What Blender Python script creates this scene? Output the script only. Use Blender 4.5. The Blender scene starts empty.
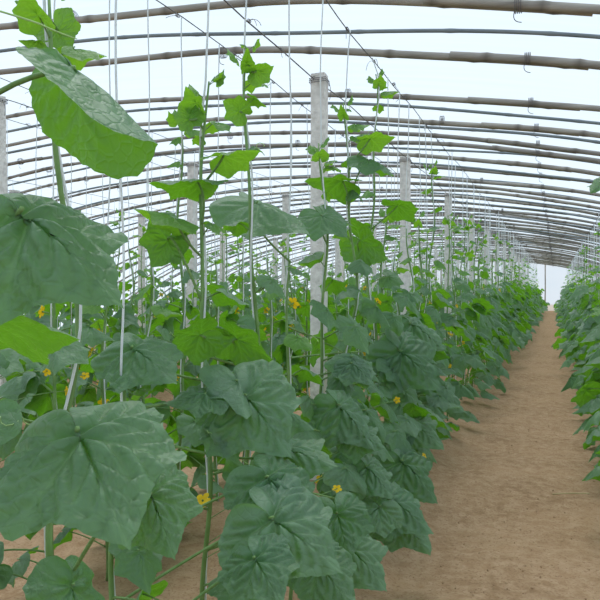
import bpy, math, random
import numpy as np
from mathutils import Vector, Matrix

C = bpy.context.scene.collection
SC = bpy.context.scene

# ------------------------------------------------------------------ camera, sky, exposure
F_PX = 724.0                       # focal length in pixels of the 600 px frame
CAM_Z = 1.35
YAW = math.atan(256 / 724.0)       # the path runs along +Y; the camera looks a little to its left
PITCH = math.atan(12 / 724.0)
cam_d = bpy.data.cameras.new('camera')
cam_d.sensor_width = 36.0
cam_d.lens = 36.0 * F_PX / 600.0
cam_d.clip_start = 0.05
cam_d.clip_end = 300
cam = bpy.data.objects.new('camera', cam_d)
C.objects.link(cam)
cam.location = (0, 0, CAM_Z)
cam.rotation_euler = (math.pi / 2 - PITCH, 0, YAW)
SC.camera = cam
CAM_M = Matrix.Translation(cam.location) @ cam.rotation_euler.to_matrix().to_4x4()

world = bpy.data.worlds.new('overcast_sky')
SC.world = world
world.use_nodes = True
wn, wl = world.node_tree.nodes, world.node_tree.links
wn.clear()
w_out = wn.new('ShaderNodeOutputWorld')
w_bg = wn.new('ShaderNodeBackground')
w_tc = wn.new('ShaderNodeTexCoord')
w_sep = wn.new('ShaderNodeSeparateXYZ')
w_ramp = wn.new('ShaderNodeValToRGB')
w_ramp.color_ramp.elements[0].position = 0.0
w_ramp.color_ramp.elements[0].color = (0.57, 0.66, 0.76, 1)
w_ramp.color_ramp.elements[1].position = 0.9
w_ramp.color_ramp.elements[1].color = (0.42, 0.575, 0.735, 1)
wl.new(w_tc.outputs['Generated'], w_sep.inputs[0])
wl.new(w_sep.outputs['Z'], w_ramp.inputs[0])
wl.new(w_ramp.outputs[0], w_bg.inputs['Color'])
w_bg.inputs['Strength'].default_value = 1.12
wl.new(w_bg.outputs[0], w_out.inputs[0])

sun_d = bpy.data.lights.new('sun', 'SUN')
sun_d.energy = 2.6
sun_d.angle = math.radians(45)
sun_d.color = (1.0, 0.97, 0.92)
sun = bpy.data.objects.new('sun', sun_d)
C.objects.link(sun)
sun.rotation_euler = (math.radians(-24), math.radians(-12), 0)

SC.view_settings.view_transform = 'Standard'
SC.view_settings.look = 'None'
SC.view_settings.gamma = 1
SC.view_settings.use_curve_mapping = False
SC.view_settings.exposure = 0.1

# ------------------------------------------------------------------ helpers
def tag(o, label, cat, group=None, kind=None):
    o['label'] = label
    if cat: o['category'] = cat
    if group: o['group'] = group
    if kind: o['kind'] = kind
    return o

class MB:
    """collects arrays into one mesh"""
    def __init__(s):
        s.v, s.f, s.vein, s.uv, s.mi, s.n = [], [], [], [], [], 0
    def add(s, v, f, vein=None, uv=None, mi=0):
        v = np.asarray(v, float)
        s.v.append(v)
        s.f += [tuple(i + s.n for i in q) for q in f]
        s.mi += [mi] * len(f)
        s.vein.append(np.zeros(len(v)) if vein is None else vein)
        s.uv.append(np.zeros((len(v), 2)) if uv is None else uv)
        s.n += len(v)
        return s
    def mesh(s, name, mats, smooth=True, attrs=False):
        me = bpy.data.meshes.new(name)
        V = np.concatenate(s.v)
        me.from_pydata(V.tolist(), [], s.f)
        for m in mats: me.materials.append(m)
        me.polygons.foreach_set('material_index', s.mi)
        me.polygons.foreach_set('use_smooth', [smooth] * len(s.f))
        if attrs:
            a = me.attributes.new('vein', 'FLOAT', 'POINT')
            a.data.foreach_set('value', np.concatenate(s.vein).astype(np.float32))
            b = me.attributes.new('flat', 'FLOAT_VECTOR', 'POINT')
            uv = np.concatenate(s.uv)
            b.data.foreach_set('vector', np.c_[uv, np.zeros(len(uv))].astype(np.float32).ravel())
        me.update()
        return me

def link(name, me, parent=None, mat=None):
    o = bpy.data.objects.new(name, me)
    C.objects.link(o)
    if parent is not None: o.parent = parent
    if mat is not None: o.matrix_local = mat
    return o

def empty(name, loc, rz=0.0):
    o = bpy.data.objects.new(name, None)
    o.empty_display_size = 0.05
    C.objects.link(o)
    o.location = loc
    o.rotation_euler = (0, 0, rz)
    return o

def copy_tree(o, parent=None):
    c = o.copy()
    C.objects.link(c)
    c.parent = parent
    for ch in o.children:
        copy_tree(ch, c)
    return c

def tube(pts, rad, sides=6, cap=True):
    P = np.asarray(pts, float)
    n = len(P)
    R = np.full(n, rad) if np.isscalar(rad) else np.asarray(rad, float)
    T = np.gradient(P, axis=0)
    T /= np.linalg.norm(T, axis=1)[:, None] + 1e-12
    ref = np.array([0, 0, 1.0]) if abs(T[0][2]) < 0.8 else np.array([1.0, 0, 0])
    N = np.cross(T[0], ref); N /= np.linalg.norm(N)
    V = []
    for i in range(n):
        N = N - T[i] * N.dot(T[i]); N /= np.linalg.norm(N) + 1e-12
        B = np.cross(T[i], N)
        for k in range(sides):
            a = 2 * math.pi * k / sides
            V.append(P[i] + R[i] * (N * math.cos(a) + B * math.sin(a)))
    F = []
    for i in range(n - 1):
        for k in range(sides):
            k2 = (k + 1) % sides
            F.append((i * sides + k, i * sides + k2, (i + 1) * sides + k2, (i + 1) * sides + k))
    if cap:
        F.append(tuple(range(sides - 1, -1, -1)))
        F.append(tuple((n - 1) * sides + k for k in range(sides)))
    return np.array(V), F

def bez(a, b, c, n):
    t = np.linspace(0, 1, n)[:, None]
    a, b, c = map(lambda q: np.asarray(q, float), (a, b, c))
    return a * (1 - t) ** 2 + 2 * b * t * (1 - t) + c * t ** 2

def cam_pt(px, py, depth):
    return np.array(CAM_M @ Vector(((px - 300) / F_PX * depth, (300 - py) / F_PX * depth, -depth)))
def cam_dir(r, u, b):
    return np.array(CAM_M.to_3x3() @ Vector((r, u, b)))
def unit(v):
    v = np.asarray(v, float)
    return v / (np.linalg.norm(v) + 1e-12)

ORD = ['first', 'second', 'third', 'fourth', 'fifth', 'sixth', 'seventh', 'eighth', 'ninth', 'tenth', 'eleventh',
       'twelfth', 'thirteenth', 'fourteenth', 'fifteenth', 'sixteenth']

# ------------------------------------------------------------------ materials
def new_mat(name):
    m = bpy.data.materials.new(name)
    m.use_nodes = True
    m.node_tree.nodes.clear()
    return m, m.node_tree.nodes, m.node_tree.links
def out_node(n, l, sock):
    o = n.new('ShaderNodeOutputMaterial')
    l.new(sock, o.inputs['Surface'])
def principled(n, rough, spec=0.5):
    p = n.new('ShaderNodeBsdfPrincipled')
    p.inputs['Roughness'].default_value = rough
    p.inputs['Specular IOR Level'].default_value = spec
    return p
def mixc(n, l, fac, a, b, mode='MIX'):
    m = n.new('ShaderNodeMix'); m.data_type = 'RGBA'; m.blend_type = mode
    for s, v in ((m.inputs['Factor'], fac), (m.inputs['A'], a), (m.inputs['B'], b)):
        if hasattr(v, 'is_output'): l.new(v, s)
        elif isinstance(v, (int, float)): s.default_value = v
        else: s.default_value = (*v, 1)
    return m.outputs['Result']
def noise(n, l, scale, detail=3, vec=None, rough=0.5):
    t = n.new('ShaderNodeTexNoise')
    t.inputs['Scale'].default_value = scale
    t.inputs['Detail'].default_value = detail
    t.inputs['Roughness'].default_value = rough
    if vec is not None: l.new(vec, t.inputs['Vector'])
    return t.outputs['Fac']
def ramp(n, l, fac, p0, p1, c0=(0, 0, 0), c1=(1, 1, 1)):
    r = n.new('ShaderNodeValToRGB')
    e = r.color_ramp.elements
    e[0].position, e[1].position = p0, p1
    e[0].color, e[1].color = (*c0, 1), (*c1, 1)
    l.new(fac, r.inputs[0])
    return r.outputs[0]
def bump(n, l, h, strength, dist=0.01):
    b = n.new('ShaderNodeBump')
    b.inputs['Strength'].default_value = strength
    b.inputs['Distance'].default_value = dist
    l.new(h, b.inputs['Height'])
    return b.outputs['Normal']
def objcoord(n):
    return n.new('ShaderNodeTexCoord').outputs['Object']
def geopos(n):
    return n.new('ShaderNodeNewGeometry').outputs['Position']

def leaf_material(name, top_a, top_b, under, trans, tfac, rough=0.42, spec=0.5):
    m, n, l = new_mat(name)
    at = n.new('ShaderNodeAttribute'); at.attribute_name = 'vein'
    fl = n.new('ShaderNodeAttribute'); fl.attribute_name = 'flat'
    oi = n.new('ShaderNodeObjectInfo')
    geo = n.new('ShaderNodeNewGeometry')
    big = noise(n, l, 3.1, 2, geo.outputs['Position'])
    mixf = n.new('ShaderNodeMath'); mixf.operation = 'ADD'
    l.new(big, mixf.inputs[0])
    half = n.new('ShaderNodeMath'); half.operation = 'MULTIPLY_ADD'
    l.new(oi.outputs['Random'], half.inputs[0]); half.inputs[1].default_value = 0.7; half.inputs[2].default_value = -0.35
    l.new(half.outputs[0], mixf.inputs[1])
    mott = noise(n, l, 9.0, 4, fl.outputs['Vector'])
    top = mixc(n, l, mixf.outputs[0], top_a, top_b)
    top = mixc(n, l, ramp(n, l, mott, 0.35, 0.7), top, mixc(n, l, 1.0, top, (1.18, 1.14, 1.18), 'MULTIPLY'))
    veinc = mixc(n, l, 0.16, top, (0.26, 0.36, 0.24))
    top = mixc(n, l, at.outputs['Fac'], top, veinc)
    und = mixc(n, l, at.outputs['Fac'], under, tuple(min(1, c * 1.25) for c in under))
    col = mixc(n, l, geo.outputs['Backfacing'], top, und)
    vo = n.new('ShaderNodeTexVoronoi'); vo.feature = 'DISTANCE_TO_EDGE'; vo.inputs['Scale'].default_value = 9
    l.new(fl.outputs['Vector'], vo.inputs['Vector'])
    vr = ramp(n, l, vo.outputs['Distance'], 0.0, 0.14)
    hh = n.new('ShaderNodeMath'); hh.operation = 'MULTIPLY_ADD'
    l.new(at.outputs['Fac'], hh.inputs[0]); hh.inputs[1].default_value = -1.6; l.new(vr, hh.inputs[2])
    nb = bump(n, l, hh.outputs[0], 0.3, 0.004)
    p = principled(n, rough, spec)
    l.new(col, p.inputs['Base Color']); l.new(nb, p.inputs['Normal'])
    tr = n.new('ShaderNodeBsdfTranslucent')
    l.new(mixc(n, l, at.outputs['Fac'], trans, tuple(min(1, c * 1.15 + .01) for c in trans)), tr.inputs['Color'])
    mx = n.new('ShaderNodeMixShader'); mx.inputs[0].default_value = tfac
    l.new(p.outputs[0], mx.inputs[1]); l.new(tr.outputs[0], mx.inputs[2])
    out_node(n, l, mx.outputs[0])
    return m

M = {}
M['leaf'] = leaf_material('cucumber_leaf', (0.070, 0.150, 0.078), (0.150, 0.252, 0.148), (0.075, 0.175, 0.045), (0.20, 0.52, 0.010), 0.38)
M['young'] = leaf_material('young_leaf', (0.095, 0.23, 0.055), (0.14, 0.29, 0.075), (0.11, 0.26, 0.05), (0.28, 0.60, 0.02), 0.42)

def simple(name, c0, c1, scale, rough=0.7, spec=0.3, bstr=0.0, bscale=60, bdist=0.01, trans=None):
    m, n, l = new_mat(name)
    oc = objcoord(n)
    col = mixc(n, l, ramp(n, l, noise(n, l, scale, 4, oc), 0.3, 0.7), c0, c1)
    p = principled(n, rough, spec)
    l.new(col, p.inputs['Base Color'])
    if bstr: l.new(bump(n, l, noise(n, l, bscale, 4, oc), bstr, bdist), p.inputs['Normal'])
    sh = p.outputs[0]
    if trans:
        tr = n.new('ShaderNodeBsdfTranslucent'); tr.inputs['Color'].default_value = (*trans, 1)
        mx = n.new('ShaderNodeMixShader'); mx.inputs[0].default_value = 0.4
        l.new(sh, mx.inputs[1]); l.new(tr.outputs[0], mx.inputs[2]); sh = mx.outputs[0]
    out_node(n, l, sh)
    return m
M['stem'] = simple('hairy_stem', (0.12, 0.23, 0.06), (0.20, 0.33, 0.11), 14, 0.6, 0.35, 0.3, 300, 0.002)
M['tendril'] = simple('tendril', (0.30, 0.48, 0.15), (0.38, 0.55, 0.2), 9, 0.5, 0.4)
M['flower'] = simple('yellow_petals', (0.85, 0.52, 0.01), (0.92, 0.66, 0.03), 30, 0.6, 0.2, trans=(0.9, 0.6, 0.02))
M['twine'] = simple('white_plastic_twine', (0.74, 0.77, 0.76), (0.86, 0.88, 0.87), 30, 0.5, 0.4, trans=(0.85, 0.88, 0.87))
M['wire'] = simple('rusty_wire', (0.10, 0.10, 0.11), (0.19, 0.17, 0.16), 8, 0.6, 0.4)
M['concrete'] = simple('rough_concrete', (0.62, 0.585, 0.54), (0.86, 0.82, 0.77), 26, 0.95, 0.1, 0.7, 70, 0.012)
M['bamboo_out'] = simple('weathered_cane', (0.17, 0.20, 0.22), (0.26, 0.29, 0.30), 3, 0.8, 0.2)
M['straw'] = simple('dry_straw', (0.42, 0.33, 0.17), (0.55, 0.44, 0.24), 15, 0.8, 0.1)
M['wood'] = simple('dry_wood', (0.30, 0.26, 0.21), (0.42, 0.37, 0.31), 4, 0.85, 0.15)

def bamboo_mat():
    m, n, l = new_mat('grey_bamboo')
    oc = objcoord(n)
    mp = n.new('ShaderNodeMapping'); mp.inputs['Scale'].default_value = (1.2, 12, 12); l.new(oc, mp.inputs[0])
    st = noise(n, l, 2.2, 5, mp.outputs[0])
    at = n.new('ShaderNodeAttribute'); at.attribute_name = 'vein'
    oi = n.new('ShaderNodeObjectInfo')
    c = mixc(n, l, ramp(n, l, st, 0.3, 0.72), (0.26, 0.235, 0.20), (0.47, 0.43, 0.37))
    c = mixc(n, l, oi.outputs['Random'], c, mixc(n, l, 1.0, c, (0.72, 0.72, 0.76), 'MULTIPLY'))
    c = mixc(n, l, at.outputs['Fac'], c, (0.14, 0.12, 0.10))
    p = principled(n, 0.7, 0.3); l.new(c, p.inputs['Base Color'])
    l.new(bump(n, l, st, 0.3, 0.004), p.inputs['Normal'])
    out_node(n, l, p.outputs[0])
    return m
M['bamboo'] = bamboo_mat()

def film_mat():
    m, n, l = new_mat('plastic_film')
    pos = geopos(n)
    w = noise(n, l, 0.9, 4, pos)
    mp = n.new('ShaderNodeMapping'); mp.inputs['Scale'].default_value = (0.5, 7, 0.5); l.new(pos, mp.inputs[0])
    wr = noise(n, l, 1.4, 3, mp.outputs[0])
    tcol = mixc(n, l, ramp(n, l, w, 0.3, 0.75), (0.90, 0.95, 0.97), (0.97, 0.985, 0.99))
    tcol = mixc(n, l, ramp(n, l, wr, 0.4, 0.75), tcol, (0.99, 0.995, 1.0))
    tp = n.new('ShaderNodeBsdfTransparent'); tp.inputs['Color'].default_value = (0.95, 0.98, 0.99, 1)
    tl = n.new('ShaderNodeBsdfTranslucent'); l.new(tcol, tl.inputs['Color'])
    mx = n.new('ShaderNodeMixShader'); mx.inputs[0].default_value = 0.45
    l.new(tp.outputs[0], mx.inputs[1]); l.new(tl.outputs[0], mx.inputs[2])
    out_node(n, l, mx.outputs[0])
    return m
M['film'] = film_mat()

def soil_mat():
    m, n, l = new_mat('dry_soil')
    pos = geopos(n)
    a = noise(n, l, 1.7, 5, pos, 0.6)
    b = noise(n, l, 14, 6, pos, 0.65)
    c = noise(n, l, 70, 4, pos, 0.7)
    col = mixc(n, l, ramp(n, l, a, 0.3, 0.7), (0.27, 0.165, 0.088), (0.40, 0.255, 0.145))
    col = mixc(n, l, ramp(n, l, b, 0.38, 0.68), col, (0.45, 0.305, 0.185))
    col = mixc(n, l, ramp(n, l, c, 0.52, 0.72), col, (0.22, 0.13, 0.07))
    hb = n.new('ShaderNodeMath'); hb.operation = 'MULTIPLY_ADD'
    l.new(b, hb.inputs[0]); hb.inputs[1].default_value = 1.6; l.new(c, hb.inputs[2])
    p = principled(n, 0.98, 0.05); l.new(col, p.inputs['Base Color'])
    l.new(bump(n, l, hb.outputs[0], 0.55, 0.02), p.inputs['Normal'])
    out_node(n, l, p.outputs[0])
    return m
M['soil'] = soil_mat()

# ------------------------------------------------------------------ the tunnel: soil, film, end wall
ARCH_X = -3.6
Y_END = 44.5
def roof_z(x):
    d = abs(x - ARCH_X)
    return max(0.0, 2.95 - 0.022 * d * d - 0.0002 * d ** 4)
HALF = 7.75
while roof_z(ARCH_X + HALF) > 0.02: HALF += 0.02
def arch_xs(n):
    # even steps along the arch
    xs = np.linspace(-HALF, HALF, 800)
    zs = np.array([roof_z(ARCH_X + x) for x in xs])
    s = np.r_[0, np.cumsum(np.hypot(np.diff(xs), np.diff(zs)))]
    return np.interp(np.linspace(0, s[-1], n), s, xs) + ARCH_X

BEDS = ((-1.5, 0.80), (-4.1, 0.85), (-6.7, 0.85), (1.0, 0.72))
def ground_z(x, y=0.0):
    z = 0.0
    for c, w in BEDS:
        d = abs(x - c)
        if d < w: z = max(z, 0.06 * min(1.0, (w - d) / 0.25))
    return z

rs = np.random.RandomState(4)
def build_floor():
    xs = np.concatenate([np.linspace(-16, -8.2, 14)[:-1], np.linspace(-8.2, 3.0, 226), np.linspace(3.0, 9, 10)[1:]])
    ys = np.concatenate([np.linspace(-6, 0, 14)[:-1], np.linspace(0, 10, 200), np.linspace(10, 62, 190)[1:]])
    ph = rs.rand(14, 3) * 6.28
    fr = rs.rand(14, 2) * 2 - 1
    V = np.zeros((len(ys), len(xs), 3))
    X, Y = np.meshgrid(xs, ys)
    Z = np.array([ground_z(x) for x in xs])[None, :] + np.zeros_like(X)
    for k in range(14):
        s = 3.0 + k * 1.6
        Z += 0.012 / (1 + k * 0.3) * np.sin(fr[k, 0] * s * X + fr[k, 1] * s * Y + ph[k, 0])
    Z += rs.randn(*X.shape) * 0.004
    V[..., 0], V[..., 1], V[..., 2] = X, Y, Z
    nx, ny = len(xs), len(ys)
    F = [(j * nx + i, j * nx + i + 1, (j + 1) * nx + i + 1, (j + 1) * nx + i) for j in range(ny - 1) for i in range(nx - 1)]
    o = link('floor', MB().add(V.reshape(-1, 3), F).mesh('floor', [M['soil']]))
    tag(o, 'brown trodden soil floor with raised planting beds', None, kind='structure')
build_floor()

def build_film():
    xs = arch_xs(49)
    ys = np.linspace(-5, Y_END, 130)
    V, n = [], len(xs)
    for j, y in enumerate(ys):
        for x in xs:
            z = roof_z(x)
            V.append((x, y, z + 0.045 + 0.012 * math.sin(y * 7.4 + 0.7 * x)))
    F = [(j * n + i, (j + 1) * n + i, (j + 1) * n + i + 1, j * n + i + 1) for j in range(len(ys) - 1) for i in range(n - 1)]
    o = link('ceiling', MB().add(V, F).mesh('ceiling', [M['film']]))
    tag(o, 'translucent white plastic film stretched over the bamboo hoops', None, kind='structure')
    for nm, y in (('wall_back', Y_END), ('wall_front', -5.0)):
        V = [(x, y, roof_z(x) + 0.045) for x in xs] + [(x, y, 0.0) for x in xs]
        F = [(i, i + 1, n + i + 1, n + i) for i in range(n - 1)]
        o = link(nm, MB().add(V, F).mesh(nm, [M['film']]))
        tag(o, 'plastic film end wall of the tunnel', None, kind='structure')
build_film()

# ------------------------------------------------------------------ posts
POST_Y0, POST_DY = 4.57, 3.12
POST_ROWS = ((-1.5, 'post line left of the path'), (-4.1, 'middle post line'), (-6.7, 'far post line at the left'))
def post_mesh(h, seed):
    r = np.random.RandomState(seed)
    mb = MB()
    w, ch = 0.049, 0.009
    prof = [(-w, -w + ch), (-w, w - ch), (-w + ch, w), (w - ch, w), (w, w - ch), (w, -w + ch), (w - ch, -w), (-w + ch, -w)][::-1]
    zs = np.linspace(-0.25, h, 40)
    V, n = [], len(prof)
    for j, z in enumerate(zs):
        for (x, y) in prof:
            k = 1 + r.randn() * 0.018
            V.append((x * k, y * k, z + (r.randn() * 0.006 if j == len(zs) - 1 else 0)))
    F = [(j * n + i, j * n + (i + 1) % n, (j + 1) * n + (i + 1) % n, (j + 1) * n + i) for j in range(len(zs) - 1) for i in range(n)]
    V.append((0, 0, h + 0.012))
    t = len(V) - 1
    F += [((len(zs) - 1) * n + i, (len(zs) - 1) * n + (i + 1) % n, t) for i in range(n)]
    return mb.add(V, F).mesh('concrete_post', [M['concrete']], smooth=False)
def post_tie(h):
    mb = MB()
    for k in range(3):
        s = 0.056
        z = h - 0.03 - 0.012 * k
        pts = [(-s, -s, z), (s, -s, z + .004), (s, s, z), (-s, s, z - .004), (-s, -s, z)]
        mb.add(*tube(pts, 0.0022, 5))
    mb.add(*tube(bez((s, 0, h - .03), (s + .03, 0.02, h - .1), (s + .01, 0.01, h - .16), 6), 0.002, 5))
    return mb.mesh('wire_tie', [M['wire']])
for ri, (px, rname) in enumerate(POST_ROWS):
    h = roof_z(px) - 0.10
    for k in range(13):
        y = POST_Y0 + POST_DY * k
        if k < 5:
            o = link('concrete_post', post_mesh(h, 20 + ri * 40 + k)); proto = o
            tm = link('wire_tie', post_tie(h), o)
        else:
            o = copy_tree(proto)
        o.location = (px + rs.uniform(-.02, .02), y, 0)
        o.rotation_euler = (rs.uniform(-.008, .008), rs.uniform(-.01, .01), rs.uniform(-.12, .12))
        if k == 0 and ri == 0: lab = 'tall speckled grey concrete post, nearest of the line left of the path'
        elif k == 0: lab = 'rough grey concrete post, nearest in the %s' % rname
        else: lab = 'square grey concrete post, %s from the front in the %s' % (ORD[k], rname)
        tag(o, lab, 'post', 'concrete posts carrying the roof')

# ------------------------------------------------------------------ bamboo ribs
def rib_mesh(seed, rad, thin=False):
    r = np.random.RandomState(seed)
    xs = arch_xs(150)
    P = np.array([(x, 0, roof_z(x)) for x in xs])
    w1, w2 = r.rand() * 6, r.rand() * 6
    L = np.linspace(0, 1, len(xs))
    P[:, 2] += 0.012 * np.sin(L * 23 + w1) + 0.008 * np.sin(L * 51 + w2) - rad * 0.6
    P[:, 1] += 0.02 * np.sin(L * 17 + w2) + 0.008 * np.sin(L * 61 + w1)
    if thin: P[:, 2] += 0.012
    mb = MB()
    segs = [(0, 1, 1)] if thin else [(0, 0.40, 1), (0.36, 0.70, -1), (0.66, 1, 1)]
    for (a, b, s) in segs:
        i0, i1 = int(a * 149), int(b * 149)
        pts = P[i0:i1 + 1].copy()
        if s < 0: pts[:, 1] += rad * 1.4
        n = len(pts)
        tl = np.linspace(1.08, 0.82, n) if s > 0 else np.linspace(0.82, 1.08, n)
        rr = rad * tl
        # fine resample with node swellings
        q = np.linspace(0, n - 1, n * 3)
        pts = np.array([np.interp(q, range(n), pts[:, c]) for c in range(3)]).T
        rr = np.interp(q, range(n), rr)
        ph = (np.arange(len(q)) * (1.0 / 12) + r.rand()) % 1.0
        node = (ph < 1 / 12)
        rr = rr * np.where(node, 1.17, 1.0)
        v, f = tube(pts, rr, 8)
        mb.add(v, f, vein=np.repeat(np.where(node, 0.75, 0.0), 8))
    return mb.mesh('bamboo_rib' if not thin else 'outer_cane', [M['bamboo_out'] if thin else M['bamboo']], attrs=True)
def binding_mesh(x, rad):
    mb = MB()
    z = roof_z(x) - rad * 0.6
    for k in range(4):
        a = np.linspace(0, 2 * math.pi, 13)
        pts = np.c_[np.full(13, x + k * .009), np.cos(a) * rad * 1.9 + rad * .5, z + np.sin(a) * rad * 1.45]
        mb.add(*tube(pts, 0.0022, 4, cap=False))
    mb.add(*tube(bez((x, 0, z - rad), (x - .02, 0.01, z - rad - .05), (x + .03, 0, z - rad - .06), 7), 0.002, 4))
    return mb.mesh('wire_binding', [M['wire']])
rib_protos = []
for k in range(5):
    o = link('bamboo_rib', rib_mesh(60 + k, 0.0200 + 0.0012 * (k % 3)))
    for fx in (0.38, 0.68, 0.52 + 0.03 * k):
        x = float(np.interp(fx, np.linspace(0, 1, 150), arch_xs(150)))
        link('wire_binding', binding_mesh(x, 0.023), o)
    rib_protos.append(o)
thin_protos = [link('outer_cane', rib_mesh(80 + k, 0.0125 + 0.001 * k, True)) for k in range(3)]
rib_ys = [2.6, 3.5, 4.28, 5.32, 6.14, 6.85, 7.4]
y = 8.1
while y < Y_END - 0.3:
    rib_ys.append(y); y += 0.78 + rs.uniform(-.1, .1)
def where(y):
    """names a place along the tunnel by the post before it"""
    k = int(math.floor((y - POST_Y0) / POST_DY))
    return k
used = {}
def seq(key):
    used[key] = used.get(key, 0) + 1
    return used[key] - 1
for i, y in enumerate(rib_ys):
    o = rib_protos[i] if i < 5 else copy_tree(rib_protos[i % 5])
    o.location = (0, y, rs.uniform(-.012, .012))
    o.rotation_euler = (0, rs.uniform(-.004, .004), rs.uniform(-.006, .006))
    if i < 5:
        lab = ['thick grey bamboo roof hoop closest overhead', 'grey bamboo roof hoop cut by the top edge of the view',
               'smooth grey bamboo hoop, first hoop fully in view under the film',
               'grey bamboo hoop just behind the top of the nearest concrete post',
               'grey bamboo hoop, second behind the top of the nearest concrete post'][i]
    else:
        k = where(y); s = seq(('rib', k))
        lab = '%s grey bamboo roof hoop past the %s post of the line left of the path' % (ORD[s + (2 if k == 0 else 0)], ORD[k])
    tag(o, lab, 'roof hoop', 'bamboo hoops under the plastic film')
thin_ys = [3.93, 5.8, 6.5]
y = 7.7
while y < 26: 
    thin_ys.append(y); y += 1.05 + rs.uniform(-.2, .2)
for i, y in enumerate(thin_ys):
    o = thin_protos[i] if i < 3 else copy_tree(thin_protos[i % 3])
    o.location = (0, y, rs.uniform(-.01, .01))
    o.rotation_euler = (0, rs.uniform(-.004, .004), rs.uniform(-.008, .008))
    k = where(y); s = seq(('thin', k))
    lab = 'thin bluish cane hoop under the film, before the nearest concrete post' if k < 0 else \
          '%s thin cane hoop past the %s post of the line left of the path' % (ORD[s], ORD[k])
    tag(o, lab, 'cane', 'thin cane hoops between the bamboo hoops')
# end wall framing
for j, x in enumerate(np.linspace(ARCH_X - 6, ARCH_X + 6, 9)):
    h = roof_z(x)
    o = link('timber_upright', MB().add(*tube([(0, 0, -.1), (0.01, 0, h * .5), (0, 0, h)], 0.035, 8)).mesh('timber_upright', [M['wood']]))
    o.location = (x, Y_END - 0.06, 0)
    tag(o, 'weathered timber upright, %s from the left in the far end wall' % ORD[j], 'upright', 'uprights of the far end wall')

# ------------------------------------------------------------------ overhead wires
ROWS = {  # x of each plant row, side the leaves lean to, words for it
    'A': (-1.02, 0.0, 'row left of the path'),
    'B': (-1.88, math.pi, 'second row left of the path'),
    'D': (-3.72, 0.0, 'third row left of the path'),
    'E': (-4.50, math.pi, 'fourth row left of the path'),
    'G': (-6.30, 0.0, 'fifth row left of the path'),
    'H': (-7.08, math.pi, 'sixth row left of the path'),
    'R': (0.58, math.pi, 'row right of the path'),
    'S': (1.40, 0.0, 'outer row right of the path'),
}
def wire_z(x):
    return roof_z(x) - 0.10
wire_words = {'A': 'above the vines beside the path', 'B': 'above the back row of the near bed', 'D': 'above the front row of the middle bed',
              'E': 'above the back row of the middle bed', 'G': 'above the front row of the far bed', 'H': 'above the back row of the far bed',
              'R': 'above the vines right of the path', 'S': 'above the outer vines at the right'}
def make_wire(x, z, label, rad):
    ys = np.linspace(0.3, Y_END - 0.1, 170)
    p1, p2 = rs.rand(2) * 6
    pts = np.c_[x + 0.008 * np.sin(ys * 1.1 + p1), ys, z + 0.012 * np.sin(ys * 1.9 + p2) + 0.006 * np.sin(ys * 5 + p1)]
    o = link('overhead_wire', MB().add(*tube(pts, rad, 5)).mesh('overhead_wire', [M['wire']]))
    # knots where strings are tied on
    for k in range(9):
        yk = 2.2 + k * 0.62 + rs.uniform(-.2, .2)
        zz = z + 0.012 * math.sin(yk * 1.9 + p2)
        mb = MB()
        a = np.linspace(0, 6 * math.pi, 22)
        mb.add(*tube(np.c_[x + np.cos(a) * .007, yk + np.linspace(-.012, .012, 22), zz + np.sin(a) * .007], 0.0016, 4))
        for q in range(2):
            d = rs.uniform(-.05, .05, 3)
            mb.add(*tube(bez((x, yk, zz), (x + d[0], yk + d[1], zz + d[2]), (x + d[0] * 1.4, yk + d[1] * 1.6, zz - .03), 6), 0.0014, 4))
        link('wire_knot', mb.mesh('wire_knot', [M['wire']]), o)
    tag(o, label, 'wire', 'wires under the roof')
for key, (x, d, nm) in ROWS.items():
    make_wire(x, wire_z(x), 'dark wire running lengthwise %s' % wire_words[key], 0.0030)
for (px, rn) in POST_ROWS:
    make_wire(px, roof_z(px) - 0.115, 'thicker dark wire tied along the tops of the %s' % rn, 0.0040)

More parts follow.
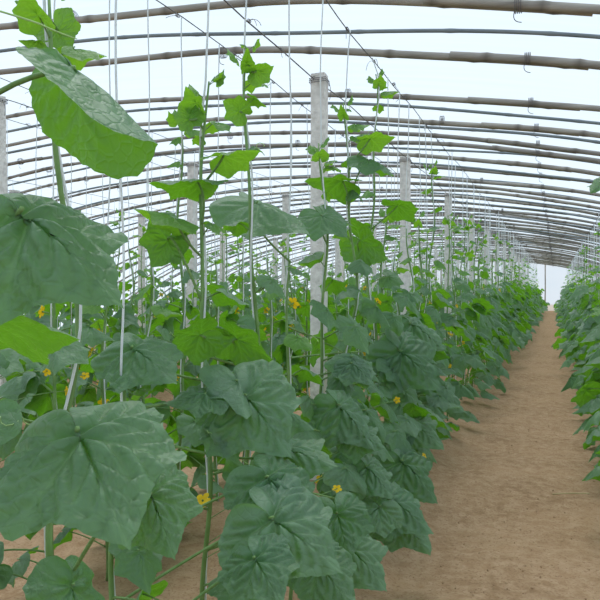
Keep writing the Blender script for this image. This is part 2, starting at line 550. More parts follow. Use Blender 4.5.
# ------------------------------------------------------------------ leaves
CTRL_A = np.radians([0, 10, 22, 36, 47, 56, 68, 82, 96, 108, 120, 136, 150, 163, 172, 180])
CTRL_R = np.array([1.0, .89, .77, .71, .78, .88, .78, .70, .73, .81, .76, .71, .66, .52, .30, .10])
VEINS = (0.0, 0.96, -0.96, 1.92, -1.92)
def outline(phi, teeth=True, rng=None):
    a = np.abs(phi)
    r = np.interp(a, CTRL_A, CTRL_R)
    if teeth:
        r = r * (1 + 0.022 * (2 * np.abs(((phi * 7.2) % 1.0) - 0.5) - 0.5)) 
    return r
def leaf_arrays(nA, nR, fold=0.2, kx=0.5, ky=0.6, ruffle=0.04, pucker=0.03, seed=0, asym=0.0, twist=0.0, blunt=False, back=.6, lump=0.9):
    r = np.random.RandomState(seed)
    phi = np.linspace(-math.pi + 0.06, math.pi - 0.06, nA + 1)
    rho = (np.arange(1, nR + 1) / nR) ** 0.85
    p1, p2 = r.rand(2) * 6.28
    PH, RH = np.meshgrid(phi, rho)
    wob = 1 + 0.04 * np.sin(2 * phi + p1) + 0.03 * np.sin(3 * phi + p2)
    Ro = outline(phi, nA >= 24) * wob
    if blunt:      # a rounder, unlobed blade with one rolled-in basal lobe
        Ro = np.interp(np.abs(phi), np.radians([0, 18, 30, 45, 67, 90, 127, 150, 170, 180]), [1, 1.06, 1.0, .86, .74, .68, .56, .48, .34, .1])
        Ro = Ro * np.where(phi > 1.7, np.interp(phi, [1.7, 2.4, 3.2], [1, .45, .3]), 1) * (1 + .012 * np.sin(phi * 31))
    R = RH * Ro[None, :]
    x = np.r_[0, (R * np.sin(PH)).ravel()] * 1.06
    y = np.r_[0, (R * np.cos(PH)).ravel()]
    # veins
    vein = np.zeros_like(x)
    groove = np.zeros_like(x)
    rr = np.hypot(x, y) + 1e-9
    ang = np.arctan2(x, y)
    for i, a in enumerate(VEINS):
        d = rr * np.sin(np.clip(np.abs(ang - a), 0, math.pi / 2))
        ok = np.cos(ang - a) > 0
        wv = 0.017 * (1.15 - np.clip(rr, 0, 1) * 0.8)
        vein = np.maximum(vein, np.where(ok, np.exp(-(d / wv) ** 2), 0))
        groove = np.maximum(groove, np.where(ok, np.exp(-(d / 0.055) ** 2) * np.clip(1.1 - rr, 0, 1), 0))
        # side veins
        for b in (-1, 1):
            for q in (0.22, 0.42, 0.62):
                ox, oy = math.sin(a) * q, math.cos(a) * q
                da = a + b * 0.72
                ux, uy = math.sin(da), math.cos(da)
                sx, sy = x - ox, y - oy
                al = sx * ux + sy * uy
                pd = np.abs(sx * uy - sy * ux)
                lim = 0.46 * (1 - q * .5)
                okk = (al > 0) & (al < lim)
                vein = np.maximum(vein, np.where(okk, 0.6 * np.exp(-(pd / 0.014) ** 2), 0))
                groove = np.maximum(groove, np.where(okk, 0.6 * np.exp(-(pd / 0.036) ** 2), 0))
    edge = np.r_[0, (RH ** 3).ravel()]
    z = -pucker * groove * 1.7 + pucker * lump * np.sin(7 * x + p1) * np.sin(6 * y + p2) * (1 - edge * .5)
    z += ruffle * edge * (np.sin(5 * ang + p1) + 0.6 * np.sin(9 * ang + p2))
    uv = np.c_[x, y] + r.rand(2) * 20
    # fold about the midrib (each half turns down by `fold`)
    fl = np.where(x < 0, fold * (1 + asym), fold * (1 - asym))
    soft = np.sqrt(x * x + 0.0016) - 0.04
    zx = z
    xn = np.sign(x) * soft * np.cos(fl) + zx * np.sin(fl) * np.sign(x) * (soft > .02)
    zn = -soft * np.sin(fl) + zx * np.cos(fl)
    # curve across, then along
    if abs(kx) > 1e-3:
        th = kx * xn
        xn, zn = np.sin(th) / kx + zn * np.sin(th), -(1 - np.cos(th)) / kx + zn * np.cos(th)
    yy = y
    if abs(ky) > 1e-3:
        th = ky * yy * np.where(yy > 0, 1, back)
        k2 = ky * np.where(yy > 0, 1, back)
        yy, zn = np.sin(th) / k2 + zn * np.sin(th), -(1 - np.cos(th)) / k2 + zn * np.cos(th)
    if twist:
        ta = twist * yy
        xn, zn = xn * np.cos(ta) - zn * np.sin(ta), xn * np.sin(ta) + zn * np.cos(ta)
    V = np.c_[xn, yy, zn]
    n1 = nA + 1
    F = []
    for i in range(nA):
        F.append((0, 1 + i + 1, 1 + i))
    for j in range(nR - 1):
        for i in range(nA):
            a = 1 + j * n1 + i
            F.append((a, a + 1, a + n1 + 1, a + n1))
    return V, F, vein, uv

LEAF_VARS = []
_r = random.Random(8)
for k in range(12):
    LEAF_VARS.append(dict(fold=_r.uniform(.18, .72), kx=_r.uniform(.2, .8), ky=_r.uniform(.2, 1.0), ruffle=_r.uniform(.02, .055),
                          pucker=_r.uniform(.035, .06), lump=.5, back=_r.uniform(.6, 2.4), seed=100 + k, asym=_r.uniform(-.3, .3), twist=_r.uniform(-.3, .3)))
ARR = {lod: [leaf_arrays(a, b, **v) for v in LEAF_VARS] for lod, (a, b) in {1: (56, 11), 2: (26, 4), 3: (14, 2)}.items()}
# flat winding check: top of the blade must face +z
def fix(arr):
    V, F, ve, uv = arr
    v = V
    s = 0
    for q in F[:len(F) // 2]:
        a, b, c = v[q[0]], v[q[1]], v[q[2]]
        s += np.cross(b - a, c - a)[2]
    return arr if s > 0 else (V, [tuple(reversed(q)) for q in F], ve, uv)
for lod in ARR: ARR[lod] = [fix(a) for a in ARR[lod]]
MESH1 = {mn: [MB().add(*a[:2], vein=a[2], uv=a[3]).mesh('leaf', [M[mn]], attrs=True) for a in ARR[1]] for mn in ('leaf', 'young')}

def frame(pos, tip, nor, s):
    t = unit(tip)
    n = unit(np.asarray(nor) - t * np.dot(nor, t))
    x = np.cross(t, n)
    m = np.eye(4)
    m[:3, 0], m[:3, 1], m[:3, 2], m[:3, 3] = x * s, t * s, n * s, pos
    return m

def flower_mesh(seed):
    r = np.random.RandomState(seed)
    mb = MB()
    for k in range(5):
        a = k * 2 * math.pi / 5
        pts, F = [], []
        for i, (u, w) in enumerate(((0, .12), (.35, .34), (.7, .40), (.9, .26), (1.0, .04))):
            for s in (-1, 0, 1):
                rad = 0.1 + u
                zz = 0.35 * u - 0.25 * u * u + (0.05 if s == 0 else 0)
                xx, yy = rad, s * w
                pts.append((xx * math.cos(a) - yy * math.sin(a), xx * math.sin(a) + yy * math.cos(a), zz))
        for i in range(4):
            for s in range(2):
                F.append((i * 3 + s, i * 3 + s + 1, (i + 1) * 3 + s + 1, (i + 1) * 3 + s))
        mb.add(np.array(pts) * 0.025, [tuple(reversed(f)) for f in F])
    mb.add(*tube([(0, 0, -.03), (0, 0, 0.0), (0, 0, .006)], [.003, .004, .002], 6), mi=1)
    return mb.mesh('flower', [M['flower'], M['stem']])
FLOWERS = [flower_mesh(1), flower_mesh(2)]

# ------------------------------------------------------------------ vines
class Plan:
    pass
def grow(seed, H, bias, low=0.06, reach=1.0, dens=1.0, size=1.0, bare_from=1.55):
    """lays one vine out: stem points, leaves (attach, petiole, frame), flowers, tendrils - in its own frame"""
    r = np.random.RandomState(seed)
    P = Plan()
    n = max(10, int(H / 0.05))
    z = np.linspace(0, H, n)
    w1, w2 = r.rand(2) * 6.28
    sx = 0.022 * np.sin(z * 4.2 + w1) + 0.012 * np.sin(z * 9 + w2)
    sy = 0.022 * np.sin(z * 3.7 + w2) + 0.012 * np.cos(z * 8 + w1)
    env = np.clip(z / 0.2, 0, 1)
    P.stem = np.c_[sx * env, sy * env, z]
    P.rad = np.interp(z / H, [0, .5, .9, 1], [.0085, .0072, .0052, .003])
    P.leaves, P.flowers, P.tendrils = [], [], []
    zz, az = low + r.rand() * .05, r.rand() * 6.28
    while zz < H - 0.015:
        t = zz / H
        upper = np.clip((zz - 1.0) / 0.5, 0, 1)
        ntip = np.clip((H - zz) / 0.55, 0.0, 1.0)
        az = az + 2.4 + r.randn() * .3
        a = az if r.rand() < 0.36 + .3 * upper else bias + r.randn() * 0.85
        s = size * (0.112 + 0.045 * r.rand()) * (0.34 + 0.66 * ntip) * (0.85 if zz < .2 else 1) * (1 - .42 * upper)
        base = np.array([np.interp(zz, z, P.stem[:, c]) for c in range(3)])
        out = np.array([math.cos(a), math.sin(a), 0])
        up = np.array([0, 0, 1.0])
        pl = s * (0.85 + .5 * r.rand()) * reach * (1.6 if zz < .6 else 1)
        el = math.radians(r.uniform(5, 38) + 22 * upper + 25 * (1 - ntip))
        tipdir = out * math.cos(el) + up * math.sin(el)
        mid = base + tipdir * pl * .55 + up * pl * .08
        end = base + tipdir * pl + up * (-.06 * pl)
        pit = math.radians(r.uniform(22, 68) * (1 - .55 * upper)) if ntip > .35 else math.radians(r.uniform(-50, 10))
        a2 = a + r.randn() * .35
        out2 = np.array([math.cos(a2), math.sin(a2), 0])
        td = out2 * math.cos(pit) - up * math.sin(pit)
        nd = out2 * math.sin(pit) + up * math.cos(pit)
        side = np.cross(td, nd)
        roll = r.randn() * .28
        nd = nd * math.cos(roll) + side * math.sin(roll)
        young = (ntip < 0.6) or (upper > .8 and r.rand() < .35)
        P.leaves.append((np.array([base, mid, end]), frame(end, td, nd, s), r.randint(12), young, s))
        if 0.25 < zz < 1.3 and r.rand() < 0.2:
            d = unit(out + np.array([0, 0, .5]) + r.randn(3) * .3)
            P.flowers.append((base, base + d * .05, d))
        if zz > .7 and r.rand() < 0.16:
            P.tendrils.append((base, unit(out + np.array([0, 0, .6]) + r.randn(3) * .4), r.rand() * 6))
        zz += (0.068 + 0.03 * r.rand()) / dens * (1 + 1.2 * upper * ntip)
    if H > 1.8:          # the shoot tip: a tuft of small upright leaves
        for q in range(4):
            a = q * 2.2 + r.rand(); hz = H - .012 - .045 * q
            base = np.array([np.interp(hz, z, P.stem[:, c]) for c in range(3)])
            out = np.array([math.cos(a), math.sin(a), 0]); up = np.array([0, 0, 1.0])
            s = .038 + .013 * q
            end = base + out * s * .7 + up * s * .55
            td = unit(out * .5 + up * (1.1 - .35 * q)); nd = unit(up * .6 - out * .8)
            P.leaves.append((np.array([base, (base + end) / 2, end]), frame(end, td, nd, s), r.randint(12), True, s))
    return P

def petiole_pts(q, n): return bez(q[0], q[1], q[2], n)
def tendril_pts(b, d, ph):
    L = np.linspace(0, 1, 26)
    s = unit(np.cross(d, [0.1, 0.3, 1])); u = np.cross(s, d)
    R = 0.012 * L * (L > .35)
    return b + np.outer(L * .16, d) + np.outer(R * np.cos(L * 22 + ph), s) + np.outer(R * np.sin(L * 22 + ph) - .05 * L * L, u)

def hero_flower(key, y, px, py, X, k):
    """an open flower on its stalk, at the outer side (plane x = X) of its vine"""
    root, P = vines[(key, y)]
    loc = np.array(root.location)
    e = cam_pt(px, py, X / ((px - 300) / F_PX * math.cos(YAW) - math.sin(YAW))) - loc
    a = np.array([np.interp(e[2] - .03, P.stem[:, 2], P.stem[:, c]) for c in range(3)])
    d = unit(cam_dir(math.sin(k * 2.1) * .8, .3 + .4 * math.cos(k * 1.3), .55))
    m = frame(e, np.cross(d, [0.2, .5, .3]), d, .72)
    fl = link('flower', FLOWERS[k % 2], root, Matrix(m.tolist()))
    pts = bez(a, (a + e) / 2 + np.array([0, 0, .03]), e, 10)
    pts = (np.c_[pts, np.ones(len(pts))] @ np.linalg.inv(m).T)[:, :3]
    link('flower_stalk', MB().add(*tube(pts, .002, 5)).mesh('flower_stalk', [M['stem']]), fl)
def place_flower(root, b, e, d):
    m = frame(e, np.cross(d, [0.2, .5, .3]), d, 1.0)
    o = link('flower', FLOWERS[int(abs(e[0] * 1e4)) % 2], root, Matrix(m.tolist()))
    return o

def build_detailed(P, loc, rz=0.0):
    root = empty('cucumber_vine', loc, rz)
    link('stem', MB().add(*tube(P.stem, P.rad, 8)).mesh('stem', [M['stem']]), root)
    for (q, m, k, young, s) in P.leaves:
        lf = link('leaf', MESH1['young' if young else 'leaf'][k], root, Matrix(m.tolist()))
        mi = np.linalg.inv(m)
        pts = petiole_pts(q, 7)
        pts = (np.c_[pts, np.ones(len(pts))] @ mi.T)[:, :3]
        link('petiole', MB().add(*tube(pts, np.linspace(.028, .02, 7) * (.14 / max(s, .05)) ** .3, 6)).mesh('petiole', [M['stem']]), lf)
    for (b, e, d) in P.flowers: place_flower(root, b, e, d)
    for (b, d, ph) in P.tendrils:
        link('tendril', MB().add(*tube(tendril_pts(b, d, ph), 0.0013, 4)).mesh('tendril', [M['tendril']]), root)
    return root

def foliage_mb(P, lod, mb, M4=None, stem=True):
    for (q, m, k, young, s) in P.leaves:
        mm = m if M4 is None else M4 @ m
        V, F, ve, uv = ARR[lod][k]
        W = (np.c_[V, np.ones(len(V))] @ mm.T)[:, :3]
        mb.add(W, F, vein=ve, uv=uv, mi=1 if young else 0)
        if lod < 3:
            v, f = tube(petiole_pts(q, 5), .0032, 4)
            mb.add(v, f, mi=2)
    return mb

def build_mid(P, loc):
    root = empty('cucumber_vine', loc)
    link('stem', MB().add(*tube(P.stem[::2], P.rad[::2], 6)).mesh('stem', [M['stem']]), root)
    mb = foliage_mb(P, 2, MB())
    link('foliage', mb.mesh('foliage', [M['leaf'], M['young'], M['stem']], attrs=True), root)
    for (b, e, d) in P.flowers: place_flower(root, b, e, d)
    return root

def twine_mesh(P, top, seed, base_x=0.0, rad=0.0032):
    """twine from the wire down to the foot of the vine, winding past the stem"""
    r = np.random.RandomState(seed)
    z = np.linspace(0.03, top, 34)
    ph = r.rand() * 6
    x = np.interp(z, P.stem[:, 2], P.stem[:, 0], right=None) + .011 * np.cos(z * 6 + ph)
    y = np.interp(z, P.stem[:, 2], P.stem[:, 1]) + .011 * np.sin(z * 6 + ph)
    H = P.stem[-1, 2]
    k = np.clip((z - H) / max(.05, top - H), 0, 1)
    off = r.uniform(-.05, .05)
    x = x * (1 - k); y = y * (1 - k) + off * k
    v, f = tube(np.c_[x, y, z], rad, 5)
    return MB().add(v, f).mesh('support_twine', [M['twine']])

def span_words(y):
    k = int(math.floor((y - POST_Y0) / POST_DY))
    return k
def vine_label(key, y, extra):
    k = span_words(y); s = seq(('vine', key, k))
    pre = (extra + ' cucumber vine, ' + ORD[s]) if extra else 'leafy cucumber vine, ' + ORD[s]
    if k < 0: return '%s from the front, %s' % (pre, ROWS[key][2])
    return '%s past the %s post, %s' % (pre, ORD[k], ROWS[key][2])
def twine_label(key, y):
    k = span_words(y); s = seq(('twine', key, k))
    if k < 0: return 'white twine on the %s vine from the front, %s' % (ORD[s], ROWS[key][2])
    return 'white twine on the %s vine past the %s post, %s' % (ORD[s], ORD[k], ROWS[key][2])

# tall vines that stand out against the roof: (row, y, top height)
TALL = {('A', 1.76): 1.08, ('A', 1.37): 1.92, ('A', 2.16): 1.94, ('A', 2.55): 2.16, ('A', 3.95): 2.27, ('A', 4.50): 2.57, ('A', 6.8): 2.38, ('B', 3.42): 2.25}
FRONT_A = [0.98, 1.37, 1.76, 2.16, 2.55, 2.98, 3.45, 3.95, 4.50, 4.9, 5.3, 5.7, 6.1, 6.45, 6.8]
FRONT_B = [2.0, 2.38, 2.74, 3.08, 3.42, 3.85, 4.25, 4.7, 5.1, 5.5, 5.9, 6.3]

vines = {}
A_SC = 1.02 / 1.10
def add_vine(key, y, H, seed, detailed=True, P=None, **kw):
    x, bias, nm = ROWS[key]
    yk = round(y, 2)
    if key == 'A': y *= A_SC
    x = x + kw.pop('dx', 0)
    P = P or grow(seed, H, bias, **kw)
    loc = (x, y, ground_z(x) - 0.015)
    root = build_detailed(P, loc)
    tag(root, vine_label(key, y, 'tall' if H > 2.2 else ''), 'cucumber vine', 'cucumber vines in the ' + nm)
    tw = link('support_twine', twine_mesh(P, wire_z(ROWS[key][0]) - loc[2], seed + 7, rad=0.0034))
    tw.location = loc
    tag(tw, twine_label(key, y), 'twine', 'white twines over the ' + nm)
    vines[(key, yk)] = (root, P)
    return root, P

rr = np.random.RandomState(31)
for i, y in enumerate(FRONT_A):
    H = TALL.get(('A', y), rr.uniform(1.35, 1.8) + (.22 if y > 3 else 0))
    kw = dict(size=1.15)
    if y < 1: kw = dict(dens=.4, low=.12)
    elif y < 1.5: kw = dict(dens=.42, size=.9, dx=.03)
    elif y < 1.8: kw = dict(dens=.66, size=.95, dx=-.09)
    elif y < 3.2: kw = dict(dens=.66, size=.95)
    add_vine('A', y, H, 300 + i, **kw)
for i, y in enumerate(FRONT_B):
    H = TALL.get(('B', y), rr.uniform(1.3, 1.9))
    add_vine('B', y, H, 400 + i, dens=1.1, size=1.2)
for i, y in enumerate(np.arange(4.0, 9.2, .40)):
    add_vine('R', float(y), 2.05 if i == 3 else rr.uniform(1.15, 1.6), 500 + i, size=1.3, reach=1.15)
for i, y in enumerate(np.arange(4.1, 7.2, .42)):
    add_vine('D', float(y), rr.uniform(1.2, 1.9), 560 + i, dens=.95, size=1.3)

# ------------------------------------------------------------------ hero leaves of the front vines
def hero(key, y, attach_z, B, T, n_cam, mat='leaf', s_mul=1.0, ctrl=None, **shape):
    root, P = vines[(key, y)]
    loc = np.array(root.location)
    def at(q):
        return cam_pt(q[0], q[1], q[2] * (A_SC if key == 'A' else 1))
    if len(B) == 2:
        d0 = np.interp(B[1], [400, 510], [-.84, -.66]) / ((B[0] - 300) / F_PX * math.cos(YAW) - math.sin(YAW))
        B, T = (*B, d0 / A_SC), (*T, (d0 - .09) / A_SC)
    b, t = at(B) - loc, at(T) - loc
    nor = cam_dir(*n_cam)
    s = np.linalg.norm(t - b) * s_mul
    m = frame(b, t - b, nor, s)
    arr = fix(leaf_arrays(104, 24, **shape))
    lf = link('leaf', MB().add(*arr[:2], vein=arr[2], uv=arr[3]).mesh('leaf', [M[mat]], attrs=True), root, Matrix(m.tolist()))
    a = np.array([np.interp(attach_z, P.stem[:, 2], P.stem[:, c]) for c in range(3)])
    tv, nv, dab = m[:3, 1] / s, m[:3, 2] / s, np.linalg.norm(a - b)
    bb = b - nv * .004           # the stalk reaches the blade from below, through the notch
    pts = bez(a, bb - nv * dab * .32 - tv * dab * .22, bb, 14)
    pts = (np.c_[pts, np.ones(len(pts))] @ np.linalg.inv(m).T)[:, :3]
    link('petiole', MB().add(*tube(pts, np.linspace(.0044, .0034, 14) / s, 8)).mesh('petiole', [M['stem']]), lf)
    return lf

# the folded leaf seen from below against the roof
hero('A', .98, 1.40, (78, 66, 1.02), (164, 140, .99), (.48, .80, -.40), fold=.70, kx=.12, ky=.12, blunt=True, ruffle=.02, pucker=.02, seed=5, s_mul=1.0)
# big dusty leaf at the left edge, below it
hero('A', .98, 1.26, (22, 206, .98), (132, 284, .92), (-.1, .84, .5), fold=.34, kx=.5, ky=.5, back=3.0, ruffle=.025, pucker=.06, lump=.3, seed=7, s_mul=1.0)
# dark backlit leaf beneath it
hero('A', .98, 1.12, (-22, 308, 1.12), (84, 326, 1.1), (0, .88, -.45), fold=.1, kx=.3, ky=.3, ruffle=.03, pucker=.03, seed=17)
# big dusty leaf at the lower left
hero('A', 1.37, .86, (77, 426, 1.02), (120, 514, .90), (.05, .78, .62), fold=.2, kx=.5, ky=.5, back=3.2, ruffle=.025, pucker=.065, lump=.3, seed=9, s_mul=1.15)
hero('A', 1.37, .62, (150, 492, 1.12), (178, 566, 1.06), (.2, .35, .9), fold=.42, kx=.3, ky=.3, back=2, lump=.3, ruffle=.03, pucker=.06, seed=19, s_mul=.9)
hero('A', 1.37, 1.84, (58, 32, 1.72), (74, 56, 1.70), (-.3, .2, -.9), 'young', fold=.3, kx=.3, ky=.3, seed=51)
# leaves of the tall vines seen against the roof, mostly from beneath
hero('A', 2.16, 1.62, (224, 154, 2.36), (268, 143, 2.3), (-.1, .95, -.28), 'young', fold=.25, kx=.6, ky=.4, seed=21, s_mul=.8)
hero('A', 2.16, 1.50, (197, 180, 2.36), (150, 178, 2.3), (0, .96, -.16), fold=.2, kx=.4, ky=.3, seed=22)
hero('A', 2.16, 1.40, (176, 217, 2.3), (132, 201, 2.26), (.3, .95, -.06), 'young', fold=.3, kx=.4, ky=.3, seed=23)
hero('A', 2.16, 1.26, (168, 240, 2.4), (152, 270, 2.4), (.3, .5, -.8), fold=.2, kx=.4, ky=.3, seed=24)
hero('A', 2.16, 1.16, (200, 334, 2.3), (160, 350, 2.3), (0, .7, -.7), fold=.2, kx=.4, ky=.3, seed=25, s_mul=.9)
hero('A', 2.55, 1.10, (238, 338, 2.6), (276, 358, 2.6), (.2, .6, -.75), fold=.25, kx=.3, ky=.3, seed=26, s_mul=.95)
hero('A', 2.55, 1.95, (240, 111, 2.72), (218, 96, 2.7), (-.2, .6, -.75), 'young', fold=.2, kx=.4, ky=.4, seed=27, s_mul=.8)
hero('A', 2.55, 2.15, (256, 70, 2.72), (276, 62, 2.7), (.0, .8, -.6), 'young', fold=.5, kx=.4, ky=.4, seed=28)
hero('A', 2.16, 1.84, (190, 120, 2.40), (176, 99, 2.40), (-.3, .3, -.9), 'young', fold=.2, kx=.4, ky=.4, seed=29, s_mul=.8)
hero('A', 2.16, 1.80, (196, 117, 2.44), (186, 101, 2.44), (.2, .3, -.9), 'young', fold=.3, kx=.4, ky=.4, seed=30, s_mul=.8)
hero('A', 2.98, 1.55, (258, 200, 2.95), (312, 222, 2.8), (.15, .86, .42), fold=.3, kx=.5, ky=.4, seed=31)
hero('A', 3.45, 1.50, (322, 214, 3.5), (350, 232, 3.4), (.0, .8, .6), fold=.2, kx=.4, ky=.4, seed=32)
hero('A', 3.95, 1.95, (370, 138, 4.0), (394, 134, 4.0), (.0, .85, -.45), 'young', fold=.3, kx=.4, ky=.4, seed=33)
hero('A', 3.95, 1.72, (368, 158, 4.0), (396, 166, 3.9), (.1, .9, .3), fold=.3, kx=.4, ky=.4, seed=34)
hero('A', 3.95, 1.68, (342, 180, 4.0), (306, 176, 4.0), (.0, .9, -.4), fold=.3, kx=.4, ky=.4, seed=35)
hero('A', 4.5, 1.65, (398, 205, 4.5), (428, 203, 4.4), (-.2, .75, -.6), fold=.2, kx=.4, ky=.4, seed=36, s_mul=.85)
hero('A', 4.5, 1.45, (362, 240, 4.5), (393, 258, 4.4), (.2, .6, -.7), fold=.2, kx=.4, ky=.4, seed=37)
hero('R', 5.2, 1.90, (606, 178, 5.45), (589, 190, 5.4), (-.2, .8, .5), fold=.3, kx=.4, ky=.4, seed=52)
def long_tendril():
    root, P = vines[('A', .98)]
    loc = np.array(root.location)
    pts = np.concatenate([bez(cam_pt(-70, -8, 1.16), cam_pt(0, 10, 1.12), cam_pt(40, 24, 1.1), 12), bez(cam_pt(44, 26, 1.1), cam_pt(62, 34, 1.1), cam_pt(77, 39, 1.1), 8)]) - loc
    link('tendril', MB().add(*tube(pts, np.linspace(.0022, .0009, 20), 6)).mesh('tendril', [M['tendril']]), root)
long_tendril()
# open flowers among the leaves
for k, (key, y, px, py, X) in enumerate((('A', 2.16, 337, 489, -.80), ('A', 2.16, 342, 450, -.84), ('A', 2.16, 341, 470, -.84), ('A', 2.98, 397, 400, -.82),
        ('A', 3.45, 424, 456, -.72), ('A', 2.16, 347, 556, -.76), ('A', 2.16, 322, 504, -.82), ('B', 2.0, 47, 371, -1.78), ('B', 2.0, 67, 391, -1.78),
        ('B', 2.38, 85, 376, -1.8), ('B', 2.38, 62, 354, -1.8), ('A', 3.95, 450, 366, -.80))):
    hero_flower(key, y, px, py, X, k)
# dusty leaves hanging over the path side
HANG = [(1.76, .98, (246, 394), (290, 450), 1.05, .25), (1.76, .92, (277, 446), (325, 454), 1.2, .5), (1.76, .60, (268, 475), (310, 518), 1.15, .3),
        (1.76, .45, (273, 516), (346, 567), 1.0, .25), (2.16, .95, (340, 404), (377, 444), 1.05, .6), (2.16, .75, (367, 465), (398, 496), 1.0, .45),
        (2.16, .50, (337, 512), (347, 550), 1.15, .15), (2.55, .45, (400, 517), (430, 548), 1.1, .35), (2.98, .75, (404, 460), (446, 500), 1.0, .4),
        (1.76, .30, (254, 556), (279, 598), 1.1, .3), (2.55, .62, (380, 505), (352, 530), 1.0, .4), (2.98, 1.15, (412, 322), (455, 346), 1.0, .4),
        (2.98, 1.02, (402, 350), (444, 386), 1.0, .3), (3.45, .95, (436, 386), (468, 408), 1.0, .4), (2.16, 1.1, (352, 362), (378, 382), .9, .3),
        (2.98, .85, (412, 420), (445, 446), 1.0, .3), (2.55, .9, (352, 428), (392, 446), .9, .5),
        (2.16, .35, (350, 546), (388, 582), 1.1, .3), (2.16, .28, (316, 560), (350, 600), 1.1, .35), (2.55, .35, (392, 498), (436, 528), 1.0, .4)]
for i, (yk, az_, B, T, sm, fo) in enumerate(HANG):
    hero('A', yk, az_, B, T, ((i % 3) * .12 - .1, .66 + .06 * (i % 4), .7), s_mul=sm, fold=fo, kx=.35, ky=.35 + .1 * (i % 3), pucker=.065, lump=.35, back=2.2, ruffle=.03, seed=200 + i)
hero('A', 2.16, 1.02, (132, 345, 2.1), (176, 374, 2.0), (-.1, .88, .5), fold=.3, kx=.4, ky=.4, pucker=.06, back=2.5, lump=.35, seed=42, s_mul=1.0)
hero('A', 2.16, .98, (205, 392, 2.2), (166, 400, 2.15), (.1, .9, .4), fold=.2, kx=.4, ky=.3, pucker=.06, seed=49)

# ------------------------------------------------------------------ vines further off: prototypes, then copies
protos = {}
for kind, (H0, H1, sz) in {'short': (1.35, 1.8, 1.25), 'tall': (1.9, 2.3, 1.2)}.items():
    for k in range(6):
        H = H0 + (H1 - H0) * k / 5
        P = grow(700 + k + (50 if kind == 'tall' else 0), H, 0.0, dens=.95, size=sz, reach=1.3)
        protos[(kind, k)] = [P, None]
MID = {'A': (7.2, 24, .40), 'B': (6.7, 15, .44), 'D': (7.4, 15, .48), 'E': (5.2, 13, .52), 'G': (7.2, 13, .55), 'H': (8, 12, .6), 'R': (9.3, 24, .42)}
n_mid = 0
for key, (y0, y1, dy) in MID.items():
    x, bias, nm = ROWS[key]
    for y in np.arange(y0, y1, dy):
        y = float(y) + rr.uniform(-.06, .06)
        tall = rr.rand() < (.36 if key in 'AB' else .2)
        if key == 'A' and abs(y - 7.6) < .2: tall = True
        pk = ('tall' if tall else 'short', int(rr.randint(6)))
        P, ob = protos[pk]
        if ob is None:
            root = protos[pk][1] = build_mid(P, (0, 0, 0))
        else:
            root = copy_tree(ob)
        z0 = ground_z(x) - .015
        root.location = (x + rr.uniform(-.05, .05), y, z0)
        sc = rr.uniform(.92, 1.08)
        root.scale = (sc, sc, sc)
        root.rotation_euler = (0, 0, bias + rr.uniform(-.5, .5))
        tag(root, vine_label(key, y, 'tall' if tall else ''), 'cucumber vine', 'cucumber vines in the ' + nm)
        tw = link('support_twine', None) if False else None
        n_mid += 1

# twines of those vines: one mesh, copied
def straight_twine(seed, L):
    r = np.random.RandomState(seed)
    z = np.linspace(0, L, 14)
    x = .012 * np.sin(z * 2.2 + r.rand() * 6); y = .012 * np.sin(z * 1.8 + r.rand() * 6)
    x[0] = y[0] = 0
    return MB().add(*tube(np.c_[x, y, z], .0034, 4)).mesh('support_twine', [M['twine']])
for key, (y0, y1, dy) in MID.items():
    x, bias, nm = ROWS[key]
    z0 = ground_z(x)
    L = wire_z(x) - z0
    pr = [link('support_twine', straight_twine(900 + k, L)) for k in range(3)]
    for i, y in enumerate(np.arange(y0, y1, dy)):
        o = pr[i] if i < 3 else pr[i % 3].copy()
        if i >= 3: C.objects.link(o)
        o.location = (x + rr.uniform(-.03, .03), float(y) + rr.uniform(-.06, .06), z0)
        o.rotation_euler = (rr.uniform(-.03, .03), rr.uniform(-.012, .012), rr.uniform(0, 6))
        o.rotation_euler.z = 0
        tag(o, twine_label(key, float(y)), 'twine', 'white twines over the ' + nm)

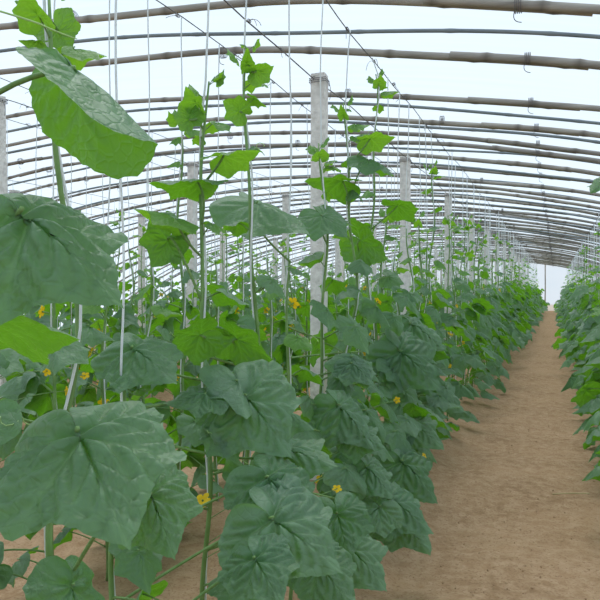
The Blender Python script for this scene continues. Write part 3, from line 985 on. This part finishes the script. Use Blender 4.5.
# the rest, small in the distance
def far_vines():
    mb = MB()
    r = np.random.RandomState(77)
    tw = MB()
    for key, (x, bias, nm) in ROWS.items():
        y = MID[key][1] if key in MID else 9.0
        while y < Y_END - .6:
            P = protos[('tall' if r.rand() < .15 else 'short', int(r.randint(6)))][0]
            a = bias + r.uniform(-.5, .5)
            M4 = np.array(Matrix.Translation((x + r.uniform(-.05, .05), y, ground_z(x))) @ Matrix.Rotation(a, 4, 'Z'))
            if y > 30:
                M4 = M4 @ np.diag([1.15, 1.15, 1, 1.0])
            foliage_mb(P, 3, mb, M4)
            zt = wire_z(x)
            tw.add(*tube([(x, y, ground_z(x)), (x + r.uniform(-.02, .02), y, 1.2), (x + r.uniform(-.02, .02), y, zt)], .0038, 3))
            y += .45 if y < 30 else .6
    o = link('distant_vines', mb.mesh('distant_vines', [M['leaf'], M['young'], M['stem']], attrs=True))
    tag(o, 'mass of small distant cucumber leaves filling the rows towards the far end', 'cucumber vines', kind='stuff')
    o = link('distant_twines', tw.mesh('distant_twines', [M['twine']]))
    tag(o, 'fine curtain of white twines hanging over the far rows', 'twines', kind='stuff')
far_vines()

# ------------------------------------------------------------------ litter on the path
def straw(x, y, L, a, rad, label, nm='straw'):
    z = ground_z(x) + .012
    pts = bez((-L / 2, 0, 0), (0, L * .06, .004), (L / 2, 0, .002), 9)
    o = link(nm, MB().add(*tube(pts, rad, 6)).mesh(nm, [M['straw']]))
    o.location = (x, y, z); o.rotation_euler = (0, 0, a)
    tag(o, label, 'straw')
    return o
straw(.10, 5.0, .24, .35, .005, 'long pale straw lying across the right edge of the path')
def crumbs():
    mb = MB(); r = np.random.RandomState(12)
    for k in range(420):
        x = -.2 + r.randn() * .28; y = 2.6 + r.rand() ** 1.5 * 9
        s = r.uniform(.002, .007)
        V = np.array([(1, 0, 0), (-1, 0, 0), (0, 1, 0), (0, -1, 0), (0, 0, .8), (0, 0, -.8)]) * s * (1 + .4 * r.randn(6, 1)) + (x, y, .008)
        F = [(0, 2, 4), (2, 1, 4), (1, 3, 4), (3, 0, 4), (2, 0, 5), (1, 2, 5), (3, 1, 5), (0, 3, 5)]
        mb.add(V, F)
    o = link('soil_crumbs', mb.mesh('soil_crumbs', [M['soil']], smooth=False))
    tag(o, 'small soil crumbs scattered on the trodden path', 'soil', kind='stuff')
crumbs()
print('mid vines', n_mid, 'objects', len(bpy.data.objects))
